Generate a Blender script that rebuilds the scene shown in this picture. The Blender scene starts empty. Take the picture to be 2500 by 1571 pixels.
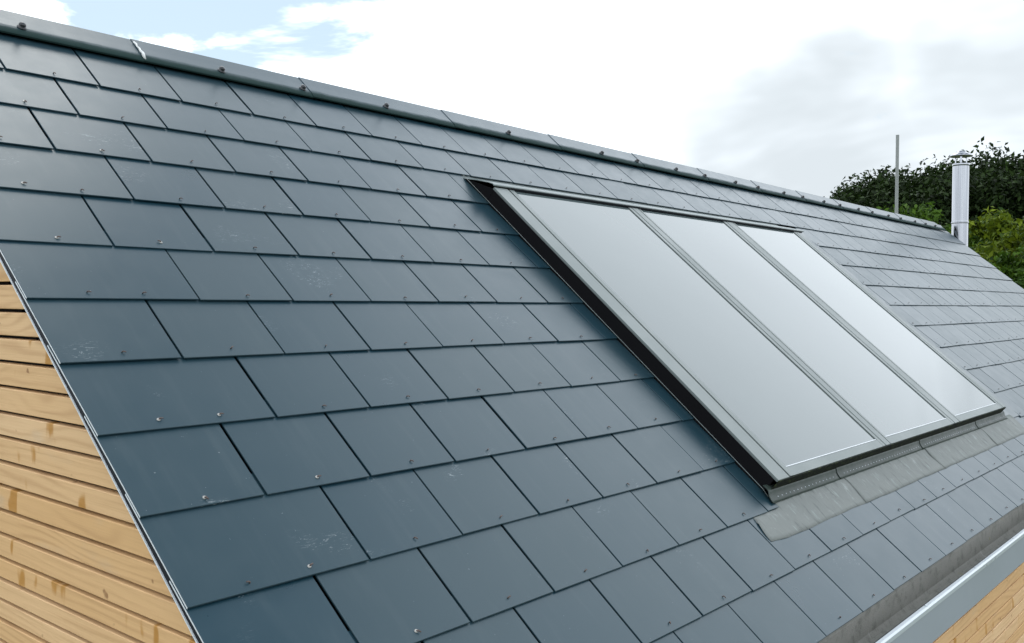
import bpy, bmesh, math, random
import numpy as np
from mathutils import Vector, Matrix

random.seed(11)
rng = np.random.default_rng(7)
scene = bpy.context.scene
COL = scene.collection
R = math.radians

# ------------------------------------------------------------------ camera
cam_d = bpy.data.cameras.new('camera')
cam_d.sensor_width = 36.0
cam_d.lens = 33.32
cam_d.clip_start = 0.05
cam_d.clip_end = 3000.0
cam = bpy.data.objects.new('camera', cam_d)
COL.objects.link(cam)
_fw = Vector((0.76442914, 0.64439834, -0.01997174)).normalized()
_up = Vector((0.010871, 0.01809002, 0.99977726))
_rt = _fw.cross(_up).normalized()
_up = _rt.cross(_fw)
cam.matrix_world = Matrix((
    (_rt.x, _up.x, -_fw.x, -1.24049),
    (_rt.y, _up.y, -_fw.y, -3.10329),
    (_rt.z, _up.z, -_fw.z, -0.71481),
    (0, 0, 0, 1)))
scene.camera = cam

# ------------------------------------------------------------------ exposure
scene.view_settings.view_transform = 'Standard'
scene.view_settings.look = 'None'
scene.view_settings.exposure = 0.0
scene.view_settings.gamma = 1.0
scene.view_settings.use_curve_mapping = False

# ------------------------------------------------------------------ sun + sky
SUN_AZ = R(62.0)      # measured from +X towards +Y
SUN_EL = R(58.0)
sun_dir = Vector((math.cos(SUN_EL) * math.cos(SUN_AZ), math.cos(SUN_EL) * math.sin(SUN_AZ), math.sin(SUN_EL)))
sun_d = bpy.data.lights.new('sun', 'SUN')
sun_d.energy = 0.6
sun_d.angle = R(25.0)
sun_d.color = (1.0, 0.96, 0.90)
sun = bpy.data.objects.new('sun', sun_d)
sun.rotation_euler = (-sun_dir).to_track_quat('-Z', 'Y').to_euler()
sun.location = (0, 0, 40)
COL.objects.link(sun)

world = bpy.data.worlds.new('World')
scene.world = world
world.use_nodes = True
nt = world.node_tree
nt.nodes.clear()


class NB:
    """small node-building helper"""
    def __init__(self, tree):
        self.t = tree
        self.n = tree.nodes
        self.l = tree.links

    def node(self, typ, **kw):
        nd = self.n.new(typ)
        for k, v in kw.items():
            setattr(nd, k, v)
        return nd

    def put(self, sock, val):
        if val is None:
            return
        if hasattr(val, 'is_output'):
            self.l.new(val, sock)
        else:
            sock.default_value = val

    def math(self, op, a, b=None, c=None, clamp=False):
        nd = self.node('ShaderNodeMath', operation=op)
        nd.use_clamp = clamp
        self.put(nd.inputs[0], a)
        if b is not None:
            self.put(nd.inputs[1], b)
        if c is not None:
            self.put(nd.inputs[2], c)
        return nd.outputs[0]

    def vmath(self, op, a, b=None, out=0):
        nd = self.node('ShaderNodeVectorMath', operation=op)
        self.put(nd.inputs[0], a)
        if b is not None:
            self.put(nd.inputs[1], b)
        return nd.outputs[out]

    def dot(self, a, b):
        nd = self.node('ShaderNodeVectorMath', operation='DOT_PRODUCT')
        self.put(nd.inputs[0], a)
        self.put(nd.inputs[1], b)
        return nd.outputs['Value']

    def noise(self, vec, scale, detail=3.0, rough=0.5, dist=0.0):
        nd = self.node('ShaderNodeTexNoise')
        self.put(nd.inputs['Vector'], vec)
        self.put(nd.inputs['Scale'], scale)
        self.put(nd.inputs['Detail'], detail)
        self.put(nd.inputs['Roughness'], rough)
        self.put(nd.inputs['Distortion'], dist)
        return nd.outputs[0]

    def ramp(self, val, lo, hi, a=0.0, b=1.0, smooth=True):
        nd = self.node('ShaderNodeMapRange')
        nd.interpolation_type = 'SMOOTHSTEP' if smooth else 'LINEAR'
        self.put(nd.inputs[0], val)
        nd.inputs[1].default_value = lo
        nd.inputs[2].default_value = hi
        nd.inputs[3].default_value = a
        nd.inputs[4].default_value = b
        return nd.outputs[0]

    def mix(self, fac, a, b, blend='MIX'):
        nd = self.node('ShaderNodeMix', data_type='RGBA', blend_type=blend)
        self.put(nd.inputs[0], fac)
        self.put(nd.inputs[6], (*a, 1) if isinstance(a, tuple) and len(a) == 3 else a)
        self.put(nd.inputs[7], (*b, 1) if isinstance(b, tuple) and len(b) == 3 else b)
        return nd.outputs[2]

    def mapping(self, vec, scale=(1, 1, 1), loc=(0, 0, 0), rot=(0, 0, 0)):
        nd = self.node('ShaderNodeMapping')
        self.put(nd.inputs[0], vec)
        nd.inputs['Location'].default_value = loc
        nd.inputs['Rotation'].default_value = rot
        nd.inputs['Scale'].default_value = scale
        return nd.outputs[0]


w = NB(nt)
sky = w.node('ShaderNodeTexSky', sky_type='NISHITA')
sky.sun_disc = False
sky.sun_elevation = SUN_EL
sky.sun_rotation = math.pi / 2 - SUN_AZ
sky.air_density = 1.0
sky.dust_density = 1.5
sky.ozone_density = 1.2
tc = w.node('ShaderNodeTexCoord')
D = tc.outputs['Generated']
sep = w.node('ShaderNodeSeparateXYZ')
w.put(sep.inputs[0], D)
# cloud sheet seen in perspective: direction projected on a plane overhead
den = w.math('ADD', w.math('MAXIMUM', sep.outputs[2], 0.0), 0.22)
comb = w.node('ShaderNodeCombineXYZ')
w.put(comb.inputs[0], w.math('DIVIDE', sep.outputs[0], den))
w.put(comb.inputs[1], w.math('DIVIDE', sep.outputs[1], den))
w.put(comb.inputs[2], w.math('MULTIPLY', sep.outputs[2], 2.5))
P = comb.outputs[0]
n1 = w.noise(P, 2.1, 6.0, 0.58, 0.3)
n2 = w.noise(w.mapping(P, loc=(3.1, 7.7, 1.3)), 1.05, 4.0, 0.55, 0.3)


def lobe(d, c0, c1):
    v = Vector(d).normalized()
    return w.ramp(w.dot(D, tuple(v)), c0, c1)


# gaps in the cloud sheet towards the part of the sky over the near end of the ridge
gap1 = lobe((0.500, 0.822, 0.275), 0.982, 0.9985)
gap2 = lobe((0.575, 0.755, 0.315), 0.990, 0.9993)
cov = w.math('SUBTRACT', n1, w.math('MULTIPLY', w.math('MAXIMUM', gap1, gap2), 0.30))
cov = w.math('SUBTRACT', cov, w.ramp(sep.outputs[2], 0.58, 0.84, 0.0, 0.26))
cover = w.ramp(cov, 0.22, 0.33)
# thicker, greyer cloud low over the far end of the roof
grey_b = w.math('MAXIMUM', lobe((0.958, 0.200, 0.200), 0.984, 0.998),
                w.math('MULTIPLY', lobe((0.93, 0.36, 0.10), 0.965, 0.998), 0.9))
thick = w.math('ADD', w.math('MULTIPLY_ADD', n2, 0.65, 0.12), w.math('MULTIPLY', grey_b, 0.20))
thick = w.math('SUBTRACT', thick, w.ramp(sep.outputs[2], 0.26, 0.46, 0.0, 0.17))
tone = w.math('POWER', w.ramp(thick, 0.38, 0.66), 0.65)
cloud_col = w.mix(tone, (2.08, 2.22, 2.36), (0.76, 0.83, 0.88))
bg_sky = w.node('ShaderNodeBackground')
w.put(bg_sky.inputs[0], w.mix(0.42, sky.outputs[0], (7.5, 9.5, 10.5)))
bg_sky.inputs[1].default_value = 0.12
bg_cl = w.node('ShaderNodeBackground')
w.put(bg_cl.inputs[0], cloud_col)
bg_cl.inputs[1].default_value = 1.0
mixs = w.node('ShaderNodeMixShader')
w.put(mixs.inputs[0], cover)
w.l.new(bg_sky.outputs[0], mixs.inputs[1])
w.l.new(bg_cl.outputs[0], mixs.inputs[2])
wo = w.node('ShaderNodeOutputWorld')
w.l.new(mixs.outputs[0], wo.inputs[0])

# ------------------------------------------------------------------ materials


def new_mat(name):
    m = bpy.data.materials.new(name)
    m.use_nodes = True
    b = NB(m.node_tree)
    p = m.node_tree.nodes['Principled BSDF']
    return m, b, p


def objvec(b, rnd=True):
    t = b.node('ShaderNodeTexCoord').outputs['Object']
    if not rnd:
        return t, None
    oi = b.node('ShaderNodeObjectInfo').outputs['Random']
    off = b.node('ShaderNodeCombineXYZ')
    b.put(off.inputs[0], b.math('MULTIPLY', oi, 37.0))
    b.put(off.inputs[1], b.math('MULTIPLY', oi, 91.0))
    b.put(off.inputs[2], b.math('MULTIPLY', oi, 53.0))
    return b.vmath('ADD', t, off.outputs[0]), oi


def bump(b, p, h, strength=0.2, dist=0.002):
    bn = b.node('ShaderNodeBump')
    bn.inputs['Strength'].default_value = strength
    bn.inputs['Distance'].default_value = dist
    b.put(bn.inputs['Height'], h)
    b.l.new(bn.outputs[0], p.inputs['Normal'])


def mat_slate(name='slate', rnd=True, scuff=True, algae=False):
    m, b, p = new_mat(name)
    v, oi = objvec(b, rnd)
    big = b.noise(v, 9.0, 4.0, 0.6)
    fine = b.noise(v, 420.0, 2.0, 0.6)
    col = b.mix(big, (0.005, 0.025, 0.038), (0.009, 0.031, 0.044))
    rg = b.ramp(big, 0.3, 0.7, 0.27, 0.31)
    if oi is not None:
        col = b.mix(b.math('MULTIPLY', oi, 0.75), col, (0.018, 0.038, 0.048))
        rg = b.math('ADD', rg, b.math('MULTIPLY', oi, 0.05))
    # faint dusty runs down the slope
    runs = b.ramp(b.noise(b.mapping(v, scale=(26.0, 3.0, 3.0)), 1.0, 3.0, 0.6), 0.50, 0.80, 0.0, 0.11)
    col = b.mix(runs, col, (0.085, 0.105, 0.112))
    if scuff:
        # sparse chalky handling marks, smeared
        area = b.ramp(b.noise(v, 4.6, 1.0, 0.5), 0.65, 0.73)
        strk = b.ramp(b.noise(b.mapping(v, scale=(0.7, 2.6, 1.0), rot=(0, 0, 0.35)), 42.0, 5.0, 0.72, 2.2), 0.56, 0.72)
        specks = b.ramp(b.noise(v, 150.0, 1.0, 0.4), 0.80, 0.83)
        sc = b.math('MAXIMUM', b.math('MULTIPLY', area, strk), b.math('MULTIPLY', specks, 0.4))
        col = b.mix(b.math('MULTIPLY', sc, 0.50), col, (0.55, 0.59, 0.61))
        rg = b.math('ADD', rg, b.math('MULTIPLY', sc, 0.3))
    p.inputs['Specular IOR Level'].default_value = 0.5
    p.inputs['Specular Tint'].default_value = (0.86, 0.96, 1.0, 1)
    if algae:
        s2 = b.node('ShaderNodeSeparateXYZ')
        b.put(s2.inputs[0], b.node('ShaderNodeTexCoord').outputs['Object'])
        band = b.ramp(b.math('ADD', s2.outputs[1], b.math('MULTIPLY', b.math('SUBTRACT', b.noise(b.mapping(v, scale=(1, 4, 1)), 9.0, 5.0, 0.65), 0.5), 0.034)), 0.046, 0.012)
        col = b.mix(b.math('MULTIPLY', band, 0.85), col, (0.014, 0.030, 0.026))
        rg = b.math('ADD', rg, b.math('MULTIPLY', band, 0.45))
        b.put(p.inputs['Specular IOR Level'], b.math('SUBTRACT', 0.5, b.math('MULTIPLY', band, 0.38)))
    b.put(p.inputs['Base Color'], col)
    b.put(p.inputs['Roughness'], rg)
    hh = b.math('ADD', b.math('MULTIPLY', fine, 0.5), b.math('MULTIPLY', b.noise(v, 7.0, 1.0), 0.8))
    bump(b, p, hh, 0.08, 0.0012)
    return m


def mat_simple(name, col, rough=0.5, metal=0.0, var=0.15, scale=8.0, spec=0.5, bmp=0.0, bscale=60.0):
    m, b, p = new_mat(name)
    v, oi = objvec(b, False)
    n = b.noise(v, scale, 4.0, 0.6)
    lo = tuple(c * (1 - var) for c in col)
    hi = tuple(min(1, c * (1 + var)) for c in col)
    b.put(p.inputs['Base Color'], b.mix(n, lo, hi))
    b.put(p.inputs['Roughness'], b.ramp(n, 0.3, 0.7, max(0.02, rough - 0.06), min(1, rough + 0.06)))
    p.inputs['Metallic'].default_value = metal
    p.inputs['Specular IOR Level'].default_value = spec
    if bmp:
        bump(b, p, b.noise(v, bscale, 3.0), bmp, 0.002)
    return m


def mat_wood():
    m, b, p = new_mat('larch_board')
    v, oi = objvec(b, True)
    sp = b.node('ShaderNodeSeparateXYZ')
    b.put(sp.inputs[0], v)
    # boards: local x along, z across the face
    warp = b.noise(b.mapping(v, scale=(1.1, 1, 5.0)), 1.0, 2.0, 0.5, 0.4)
    rings = b.math('ADD', b.math('MULTIPLY', sp.outputs[2], 260.0), b.math('MULTIPLY', warp, 46.0))
    wv = b.math('ADD', b.math('MULTIPLY', b.math('SINE', rings), 0.5), 0.5)
    wv = b.math('POWER', wv, 2.2)
    fib = b.noise(b.mapping(v, scale=(3.0, 40.0, 260.0)), 1.0, 5.0, 0.7)
    tone = b.noise(b.mapping(v, scale=(1.3, 4.0, 5.0)), 1.0, 3.0, 0.5)
    c1 = b.mix(tone, (0.53, 0.335, 0.165), (0.69, 0.480, 0.285))
    c1 = b.mix(b.math('MULTIPLY', oi, 0.75), c1, (0.54, 0.320, 0.135))
    c2 = b.mix(b.math('MULTIPLY', wv, b.ramp(b.noise(v, 3.0, 2.0), 0.40, 0.62, 0.06, 0.36)), c1, (0.33, 0.175, 0.075))
    c3 = b.mix(b.ramp(fib, 0.48, 0.72, 0.0, 0.42), c2, (0.40, 0.235, 0.110))
    # amber resin streaks running down from knots
    st = b.ramp(b.noise(b.mapping(v, scale=(16.0, 3.0, 7.0)), 1.0, 2.0, 0.45), 0.645, 0.72)
    c4 = b.mix(b.math('MULTIPLY', st, 0.85), c3, (0.36, 0.165, 0.025))
    knot = b.ramp(b.noise(b.mapping(v, scale=(24.0, 24.0, 34.0)), 1.0, 1.0, 0.4), 0.745, 0.80)
    c5 = b.mix(b.math('MULTIPLY', knot, 0.7), c4, (0.17, 0.075, 0.03))
    grey = b.ramp(b.noise(b.mapping(v, scale=(3.0, 3.0, 9.0)), 1.0, 4.0, 0.6), 0.58, 0.78, 0.0, 0.35)
    c6 = b.mix(grey, c5, (0.40, 0.35, 0.28))
    b.put(p.inputs['Base Color'], c6)
    p.inputs['Roughness'].default_value = 0.72
    p.inputs['Specular IOR Level'].default_value = 0.25
    bump(b, p, b.math('ADD', fib, b.math('MULTIPLY', wv, 0.5)), 0.35, 0.0015)
    return m


def mat_leaf(name, c_dark, c_light, trans=0.35):
    m, b, p = new_mat(name)
    t = b.node('ShaderNodeTexCoord').outputs['Object']
    at = b.node('ShaderNodeAttribute', attribute_name='tint')
    col = b.mix(at.outputs['Fac'], c_dark, c_light)
    b.put(p.inputs['Base Color'], col)
    p.inputs['Roughness'].default_value = 0.6
    p.inputs['Specular IOR Level'].default_value = 0.12
    tr = b.node('ShaderNodeBsdfTranslucent')
    b.put(tr.inputs[0], b.mix(0.5, col, c_light))
    mx = b.node('ShaderNodeMixShader')
    mx.inputs[0].default_value = trans
    b.l.new(p.outputs[0], mx.inputs[1])
    b.l.new(tr.outputs[0], mx.inputs[2])
    out = m.node_tree.nodes['Material Output']
    b.l.new(mx.outputs[0], out.inputs[0])
    return m


def mat_lead():
    m, b, p = new_mat('lead_sheet')
    v, _ = objvec(b, False)
    strokes = b.noise(b.mapping(v, scale=(40.0, 7.0, 20.0), rot=(0, 0, 0.16)), 1.0, 4.0, 0.65)
    patch = b.noise(v, 6.0, 4.0, 0.6)
    s2 = b.node('ShaderNodeSeparateXYZ')
    b.put(s2.inputs[0], v)
    col = b.mix(patch, (0.125, 0.14, 0.135), (0.18, 0.19, 0.18))
    col = b.mix(b.ramp(strokes, 0.54, 0.68, 0.0, 0.60), col, (0.065, 0.075, 0.072))
    col = b.mix(b.ramp(b.noise(v, 16.0, 5.0, 0.7), 0.55, 0.75, 0.0, 0.45), col, (0.33, 0.35, 0.34))
    col = b.mix(b.ramp(strokes, 0.40, 0.30, 0.0, 0.22), col, (0.50, 0.60, 0.58))
    # dark weather stain along the upper edge
    top = b.ramp(b.math('ADD', s2.outputs[1], b.math('MULTIPLY', b.math('SUBTRACT', strokes, 0.5), 0.09)), 0.118, 0.142)
    col = b.mix(b.math('MULTIPLY', top, 0.75), col, (0.09, 0.11, 0.10))
    b.put(p.inputs['Base Color'], col)
    p.inputs['Roughness'].default_value = 0.62
    p.inputs['Metallic'].default_value = 0.0
    p.inputs['Specular IOR Level'].default_value = 0.3
    crease = b.noise(b.mapping(v, scale=(9.0, 14.0, 5.0)), 1.0, 2.0, 0.5, 1.0)
    bump(b, p, b.math('ADD', strokes, b.math('MULTIPLY', crease, 1.5)), 0.55, 0.004)
    return m


def mat_moss_metal():
    m, b, p = new_mat('mossy_gutter')
    v, _ = objvec(b, False)
    big = b.noise(v, 5.0, 5.0, 0.65)
    med = b.noise(v, 22.0, 5.0, 0.7)
    fine = b.noise(v, 160.0, 3.0, 0.7)
    col = b.mix(big, (0.15, 0.15, 0.135), (0.27, 0.265, 0.24))
    col = b.mix(b.ramp(med, 0.48, 0.72, 0, 0.6), col, (0.06, 0.065, 0.05))
    col = b.mix(b.math('MULTIPLY', b.ramp(med, 0.40, 0.30), b.ramp(big, 0.5, 0.62)), col, (0.19, 0.18, 0.05))
    col = b.mix(b.ramp(fine, 0.60, 0.75, 0, 0.5), col, (0.05, 0.05, 0.045))
    col = b.mix(b.ramp(b.noise(b.mapping(v, scale=(30, 3, 3)), 1.0, 3.0), 0.70, 0.78, 0, 0.6), col, (0.42, 0.42, 0.40))
    b.put(p.inputs['Base Color'], col)
    p.inputs['Roughness'].default_value = 0.8
    bump(b, p, b.math('ADD', fine, med), 0.5, 0.004)
    return m


def mat_dark_green():
    m, b, p = new_mat('dark_mossy_trim')
    v, _ = objvec(b, False)
    n = b.noise(v, 70.0, 4.0, 0.7)
    col = b.mix(b.ramp(n, 0.5, 0.65), (0.008, 0.010, 0.008), (0.040, 0.050, 0.020))
    b.put(p.inputs['Base Color'], col)
    p.inputs['Roughness'].default_value = 0.85
    p.inputs['Specular IOR Level'].default_value = 0.15
    return m


def mat_steel():
    m, b, p = new_mat('stainless_steel')
    v, _ = objvec(b, False)
    n = b.noise(b.mapping(v, scale=(30, 30, 0.6)), 1.0, 4.0, 0.6)
    b.put(p.inputs['Base Color'], b.mix(n, (0.12, 0.13, 0.15), (0.52, 0.53, 0.56)))
    p.inputs['Metallic'].default_value = 1.0
    b.put(p.inputs['Roughness'], b.ramp(n, 0.3, 0.7, 0.10, 0.24))
    return m


def mat_pane():
    m, b, p = new_mat('pane_glass')
    v, _ = objvec(b, False)
    n = b.noise(v, 1.6, 3.0, 0.5)
    # base colour lifted to add to the sky reflection, under a clear glossy coat
    b.put(p.inputs['Base Color'], b.mix(n, (0.065, 0.088, 0.094), (0.090, 0.114, 0.120)))
    p.inputs['Roughness'].default_value = 0.5
    p.inputs['Specular IOR Level'].default_value = 0.0
    p.inputs['Coat Weight'].default_value = 1.0
    p.inputs['Coat Roughness'].default_value = 0.03
    p.inputs['Coat IOR'].default_value = 1.54
    p.inputs['Coat Tint'].default_value = (1.0, 1.0, 0.98, 1)
    return m


def mat_ground():
    m, b, p = new_mat('grass_field')
    v, _ = objvec(b, False)
    n = b.noise(v, 0.3, 6.0, 0.6)
    n2 = b.noise(v, 9.0, 4.0, 0.7)
    col = b.mix(n, (0.050, 0.075, 0.022), (0.085, 0.105, 0.040))
    col = b.mix(b.math('MULTIPLY', n2, 0.5), col, (0.04, 0.055, 0.02))
    b.put(p.inputs['Base Color'], col)
    p.inputs['Roughness'].default_value = 0.9
    bump(b, p, n2, 0.6, 0.05)
    return m


M_SLATE = mat_slate()
M_RIDGE = mat_slate('ridge_fibre_cement', rnd=True, scuff=True, algae=True)
M_FELT = mat_simple('roofing_felt', (0.012, 0.012, 0.013), 0.95, spec=0.1)
M_BLACK = mat_simple('black_upstand', (0.006, 0.006, 0.007), 0.9, spec=0.08)
M_FRAME = mat_simple('grey_window_frame', (0.135, 0.158, 0.155), 0.42, 0.0, 0.08, 3.0, 0.42)
M_FLASH = mat_simple('grey_flashing', (0.15, 0.18, 0.18), 0.42, 0.1, 0.08, 4.0, 0.6, 0.08, 8.0)
M_SIDEFL = mat_simple('side_flashing', (0.085, 0.105, 0.115), 0.40, 0.0, 0.10, 4.0, 0.6)
M_ROLL = mat_simple('dull_rolled_flashing', (0.030, 0.042, 0.037), 0.45, 0.0, 0.35, 24.0, 0.22)
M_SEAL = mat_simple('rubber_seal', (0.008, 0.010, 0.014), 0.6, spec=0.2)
M_PANE = mat_pane()
M_LEAD = mat_lead()
M_GUT = mat_moss_metal()
M_DKGREEN = mat_dark_green()
M_FASCIA = mat_simple('grey_fascia', (0.24, 0.27, 0.30), 0.42, 0.0, 0.05, 2.0, 0.5)
M_LIP = mat_simple('fascia_lip', (0.42, 0.46, 0.49), 0.30, 0.3, 0.05, 2.0, 0.6)
M_WOOD = mat_wood()
M_STEEL = mat_steel()
M_GALV = mat_simple('galvanised_tube', (0.20, 0.215, 0.21), 0.5, 0.5, 0.18, 25.0, 0.5)
M_COPPER = mat_simple('copper_rivet', (0.075, 0.050, 0.042), 0.6, 0.0, 0.35, 200.0)
M_ZINC = mat_simple('pale_washer', (0.34, 0.33, 0.31), 0.40, 0.3, 0.15, 200.0)
M_BOLT = mat_simple('dark_screw_cap', (0.010, 0.013, 0.017), 0.34, 0.0, 0.2, 60.0)
M_MORTAR = mat_simple('pale_sealant', (0.62, 0.63, 0.62), 0.8, 0.0, 0.15, 30.0)
M_EDGE = mat_simple('pale_verge_trim', (0.58, 0.61, 0.64), 0.4, 0.0, 0.1, 20.0)
M_BARK = mat_simple('tree_bark', (0.075, 0.062, 0.050), 0.9, 0.0, 0.35, 12.0, 0.2, 0.6, 30.0)
M_GROUND = mat_ground()

# ------------------------------------------------------------------ geometry helpers
SLOPE = Vector((0.0, 0.7657305, 0.6431616))
NRM = Vector((0.0, -0.6431616, 0.7657305))
XA = Vector((1.0, 0.0, 0.0))
GROUND_Z = -4.30


def rp(x, s, n=0.0):
    """roof coordinates: x along the ridge, s metres DOWN the slope, n above the roof plane"""
    return Vector((x, 0, 0)) - SLOPE * s + NRM * n


def roof_matrix(x, s, n=0.0, tilt=0.0, roll=0.0):
    m = Matrix((
        (1, SLOPE.x, NRM.x, 0),
        (0, SLOPE.y, NRM.y, 0),
        (0, SLOPE.z, NRM.z, 0),
        (0, 0, 0, 1)))
    return Matrix.Translation(rp(x, s, n)) @ m @ Matrix.Rotation(-tilt, 4, 'X') @ Matrix.Rotation(roll, 4, 'Y')


class MB:
    def __init__(self):
        self.v = []
        self.f = []
        self.m = []
        self.smooth = []

    def add(self, verts, faces, mi=0, smooth=False):
        o = len(self.v)
        self.v += [tuple(a) for a in verts]
        for f in faces:
            self.f.append(tuple(i + o for i in f))
            self.m.append(mi)
            self.smooth.append(smooth)

    def hexa(self, c, mi=0):
        """eight corners: bottom four (ccw from above), top four"""
        self.add(c, [(3, 2, 1, 0), (4, 5, 6, 7), (0, 1, 5, 4), (1, 2, 6, 5), (2, 3, 7, 6), (3, 0, 4, 7)], mi)

    def box(self, x0, x1, y0, y1, z0, z1, mi=0):
        self.hexa([(x0, y0, z0), (x1, y0, z0), (x1, y1, z0), (x0, y1, z0),
                   (x0, y0, z1), (x1, y0, z1), (x1, y1, z1), (x0, y1, z1)], mi)

    def rbox(self, x0, x1, s0, s1, n0, n1, mi=0):
        """box in roof coordinates, s0<s1 down the slope"""
        self.hexa([rp(x0, s1, n0), rp(x1, s1, n0), rp(x1, s0, n0), rp(x0, s0, n0),
                   rp(x0, s1, n1), rp(x1, s1, n1), rp(x1, s0, n1), rp(x0, s0, n1)], mi)

    def tube(self, path, radii, seg=10, caps=True, mi=0, smooth=True):
        path = [Vector(a) for a in path]
        if not hasattr(radii, '__len__'):
            radii = [radii] * len(path)
        o = len(self.v)
        prev = None
        for i, pnt in enumerate(path):
            d = (path[min(i + 1, len(path) - 1)] - path[max(i - 1, 0)]).normalized()
            a = d.orthogonal().normalized() if prev is None else (prev - d * prev.dot(d)).normalized()
            prev = a
            bb = d.cross(a)
            for k in range(seg):
                t = 2 * math.pi * k / seg
                self.v.append(tuple(pnt + (a * math.cos(t) + bb * math.sin(t)) * radii[i]))
        for i in range(len(path) - 1):
            for k in range(seg):
                k2 = (k + 1) % seg
                self.f.append((o + i * seg + k, o + i * seg + k2, o + (i + 1) * seg + k2, o + (i + 1) * seg + k))
                self.m.append(mi)
                self.smooth.append(smooth)
        if caps:
            self.f.append(tuple(o + k for k in reversed(range(seg))))
            self.m.append(mi)
            self.smooth.append(False)
            self.f.append(tuple(o + (len(path) - 1) * seg + k for k in range(seg)))
            self.m.append(mi)
            self.smooth.append(False)

    def lathe(self, prof, seg=32, centre=(0, 0, 0), mi=0, smooth=True):
        o = len(self.v)
        cx, cy, cz = centre
        for r, z in prof:
            for k in range(seg):
                t = 2 * math.pi * k / seg
                self.v.append((cx + r * math.cos(t), cy + r * math.sin(t), cz + z))
        for i in range(len(prof) - 1):
            for k in range(seg):
                k2 = (k + 1) % seg
                self.f.append((o + i * seg + k, o + i * seg + k2, o + (i + 1) * seg + k2, o + (i + 1) * seg + k))
                self.m.append(mi)
                self.smooth.append(smooth)

    def extrude(self, prof, x0, x1, mi=0, smooth=False, closed=True, caps=True):
        """profile of (y, z) pairs swept along x"""
        n = len(prof)
        o = len(self.v)
        for x in (x0, x1):
            for y, z in prof:
                self.v.append((x, y, z))
        rngk = range(n) if closed else range(n - 1)
        for k in rngk:
            k2 = (k + 1) % n
            self.f.append((o + k, o + k2, o + n + k2, o + n + k))
            self.m.append(mi)
            self.smooth.append(smooth)
        if closed and caps:
            self.f.append(tuple(o + k for k in reversed(range(n))))
            self.f.append(tuple(o + n + k for k in range(n)))
            self.m += [mi, mi]
            self.smooth += [False, False]

    def mesh(self, name, mats):
        me = bpy.data.meshes.new(name)
        me.from_pydata(self.v, [], self.f)
        for mt in (mats if isinstance(mats, (list, tuple)) else [mats]):
            me.materials.append(mt)
        me.polygons.foreach_set('material_index', self.m)
        me.polygons.foreach_set('use_smooth', self.smooth)
        bm = bmesh.new()
        bm.from_mesh(me)
        bmesh.ops.recalc_face_normals(bm, faces=bm.faces)
        bm.to_mesh(me)
        bm.free()
        me.update()
        return me


def link(name, mesh, parent=None, mat=None):
    o = bpy.data.objects.new(name, mesh)
    COL.objects.link(o)
    if mat is not None:
        o.matrix_world = mat
    if parent is not None:
        o.parent = parent
        o.matrix_parent_inverse = inv_world(parent)
    return o


def inv_world(o):
    return world_of(o).inverted()


def world_of(o):
    m = o.matrix_basis.copy()
    if o.parent is not None:
        return world_of(o.parent) @ o.matrix_parent_inverse @ m
    return m


def bevel_mesh(me, width, segments=1):
    bm = bmesh.new()
    bm.from_mesh(me)
    bmesh.ops.bevel(bm, geom=list(bm.edges), offset=width, segments=segments, affect='EDGES', profile=0.5)
    bm.to_mesh(me)
    bm.free()
    return me


def tag(o, label=None, category=None, group=None, kind=None):
    if label:
        o['label'] = label
    if category:
        o['category'] = category
    if group:
        o['group'] = group
    if kind:
        o['kind'] = kind
    return o


# ------------------------------------------------------------------ ground (structure)
g = MB()
g.add([(-900, -900, GROUND_Z), (900, -900, GROUND_Z), (900, 900, GROUND_Z), (-900, 900, GROUND_Z)], [(0, 1, 2, 3)])
tag(link('ground', g.mesh('ground', M_GROUND)), kind='structure')

# ------------------------------------------------------------------ house
X_NEAR, X_FAR = -0.294, 10.668          # verge lines of the slates
WX0, WX1 = -0.262, 10.64                # faces of the wall framing
EAVES_S = 2.640
RIDGE_S = -0.358                        # apex, down-slope coordinate
house = bpy.data.objects.new('timber_house', None)
house.location = (5.2, 0.26, GROUND_Z)
COL.objects.link(house)
tag(house, 'low timber-clad house under a dark grey slate roof', 'house')

APEX = rp(0, RIDGE_S, 0.0)
RY = APEX.y


def roof_y(z, n):
    """y of the front roof line (offset n from the roof plane) at height z"""
    base = rp(0, 0, n)
    return base.y + (z - base.z) / SLOPE.z * SLOPE.y


# roof deck (felted boarding under the slates) with the back slope
d = MB()
d.rbox(WX0 + 0.004, WX1 - 0.004, RIDGE_S + 0.01, EAVES_S - 0.03, -0.085, -0.042)
bk = [rp(0, RIDGE_S, -0.02), rp(0, EAVES_S, -0.02), rp(0, EAVES_S, 0.012), rp(0, RIDGE_S, 0.012)]
d.extrude([(2 * RY - q.y, q.z) for q in bk], X_NEAR, X_FAR, 1)
link('roof_deck', d.mesh('roof_deck', [M_FELT, M_SLATE]), house)

# ---- slates
TAILS = [0.0, 0.213, 0.437, 0.659, 0.886, 1.107, 1.326, 1.549, 1.772, 1.994, 2.213, 2.427, 2.640]
GAUGE = 0.22
TH = 0.0045
TILT = (TH + 0.0024) / GAUGE
SL = 0.292
N_TAIL = -TH - 0.0005
SKY_X0, SKY_X1 = 1.884, 5.50            # slates stop here beside the roof window
CAMP = Vector((-1.24049, -3.10329, -0.71481))


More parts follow.
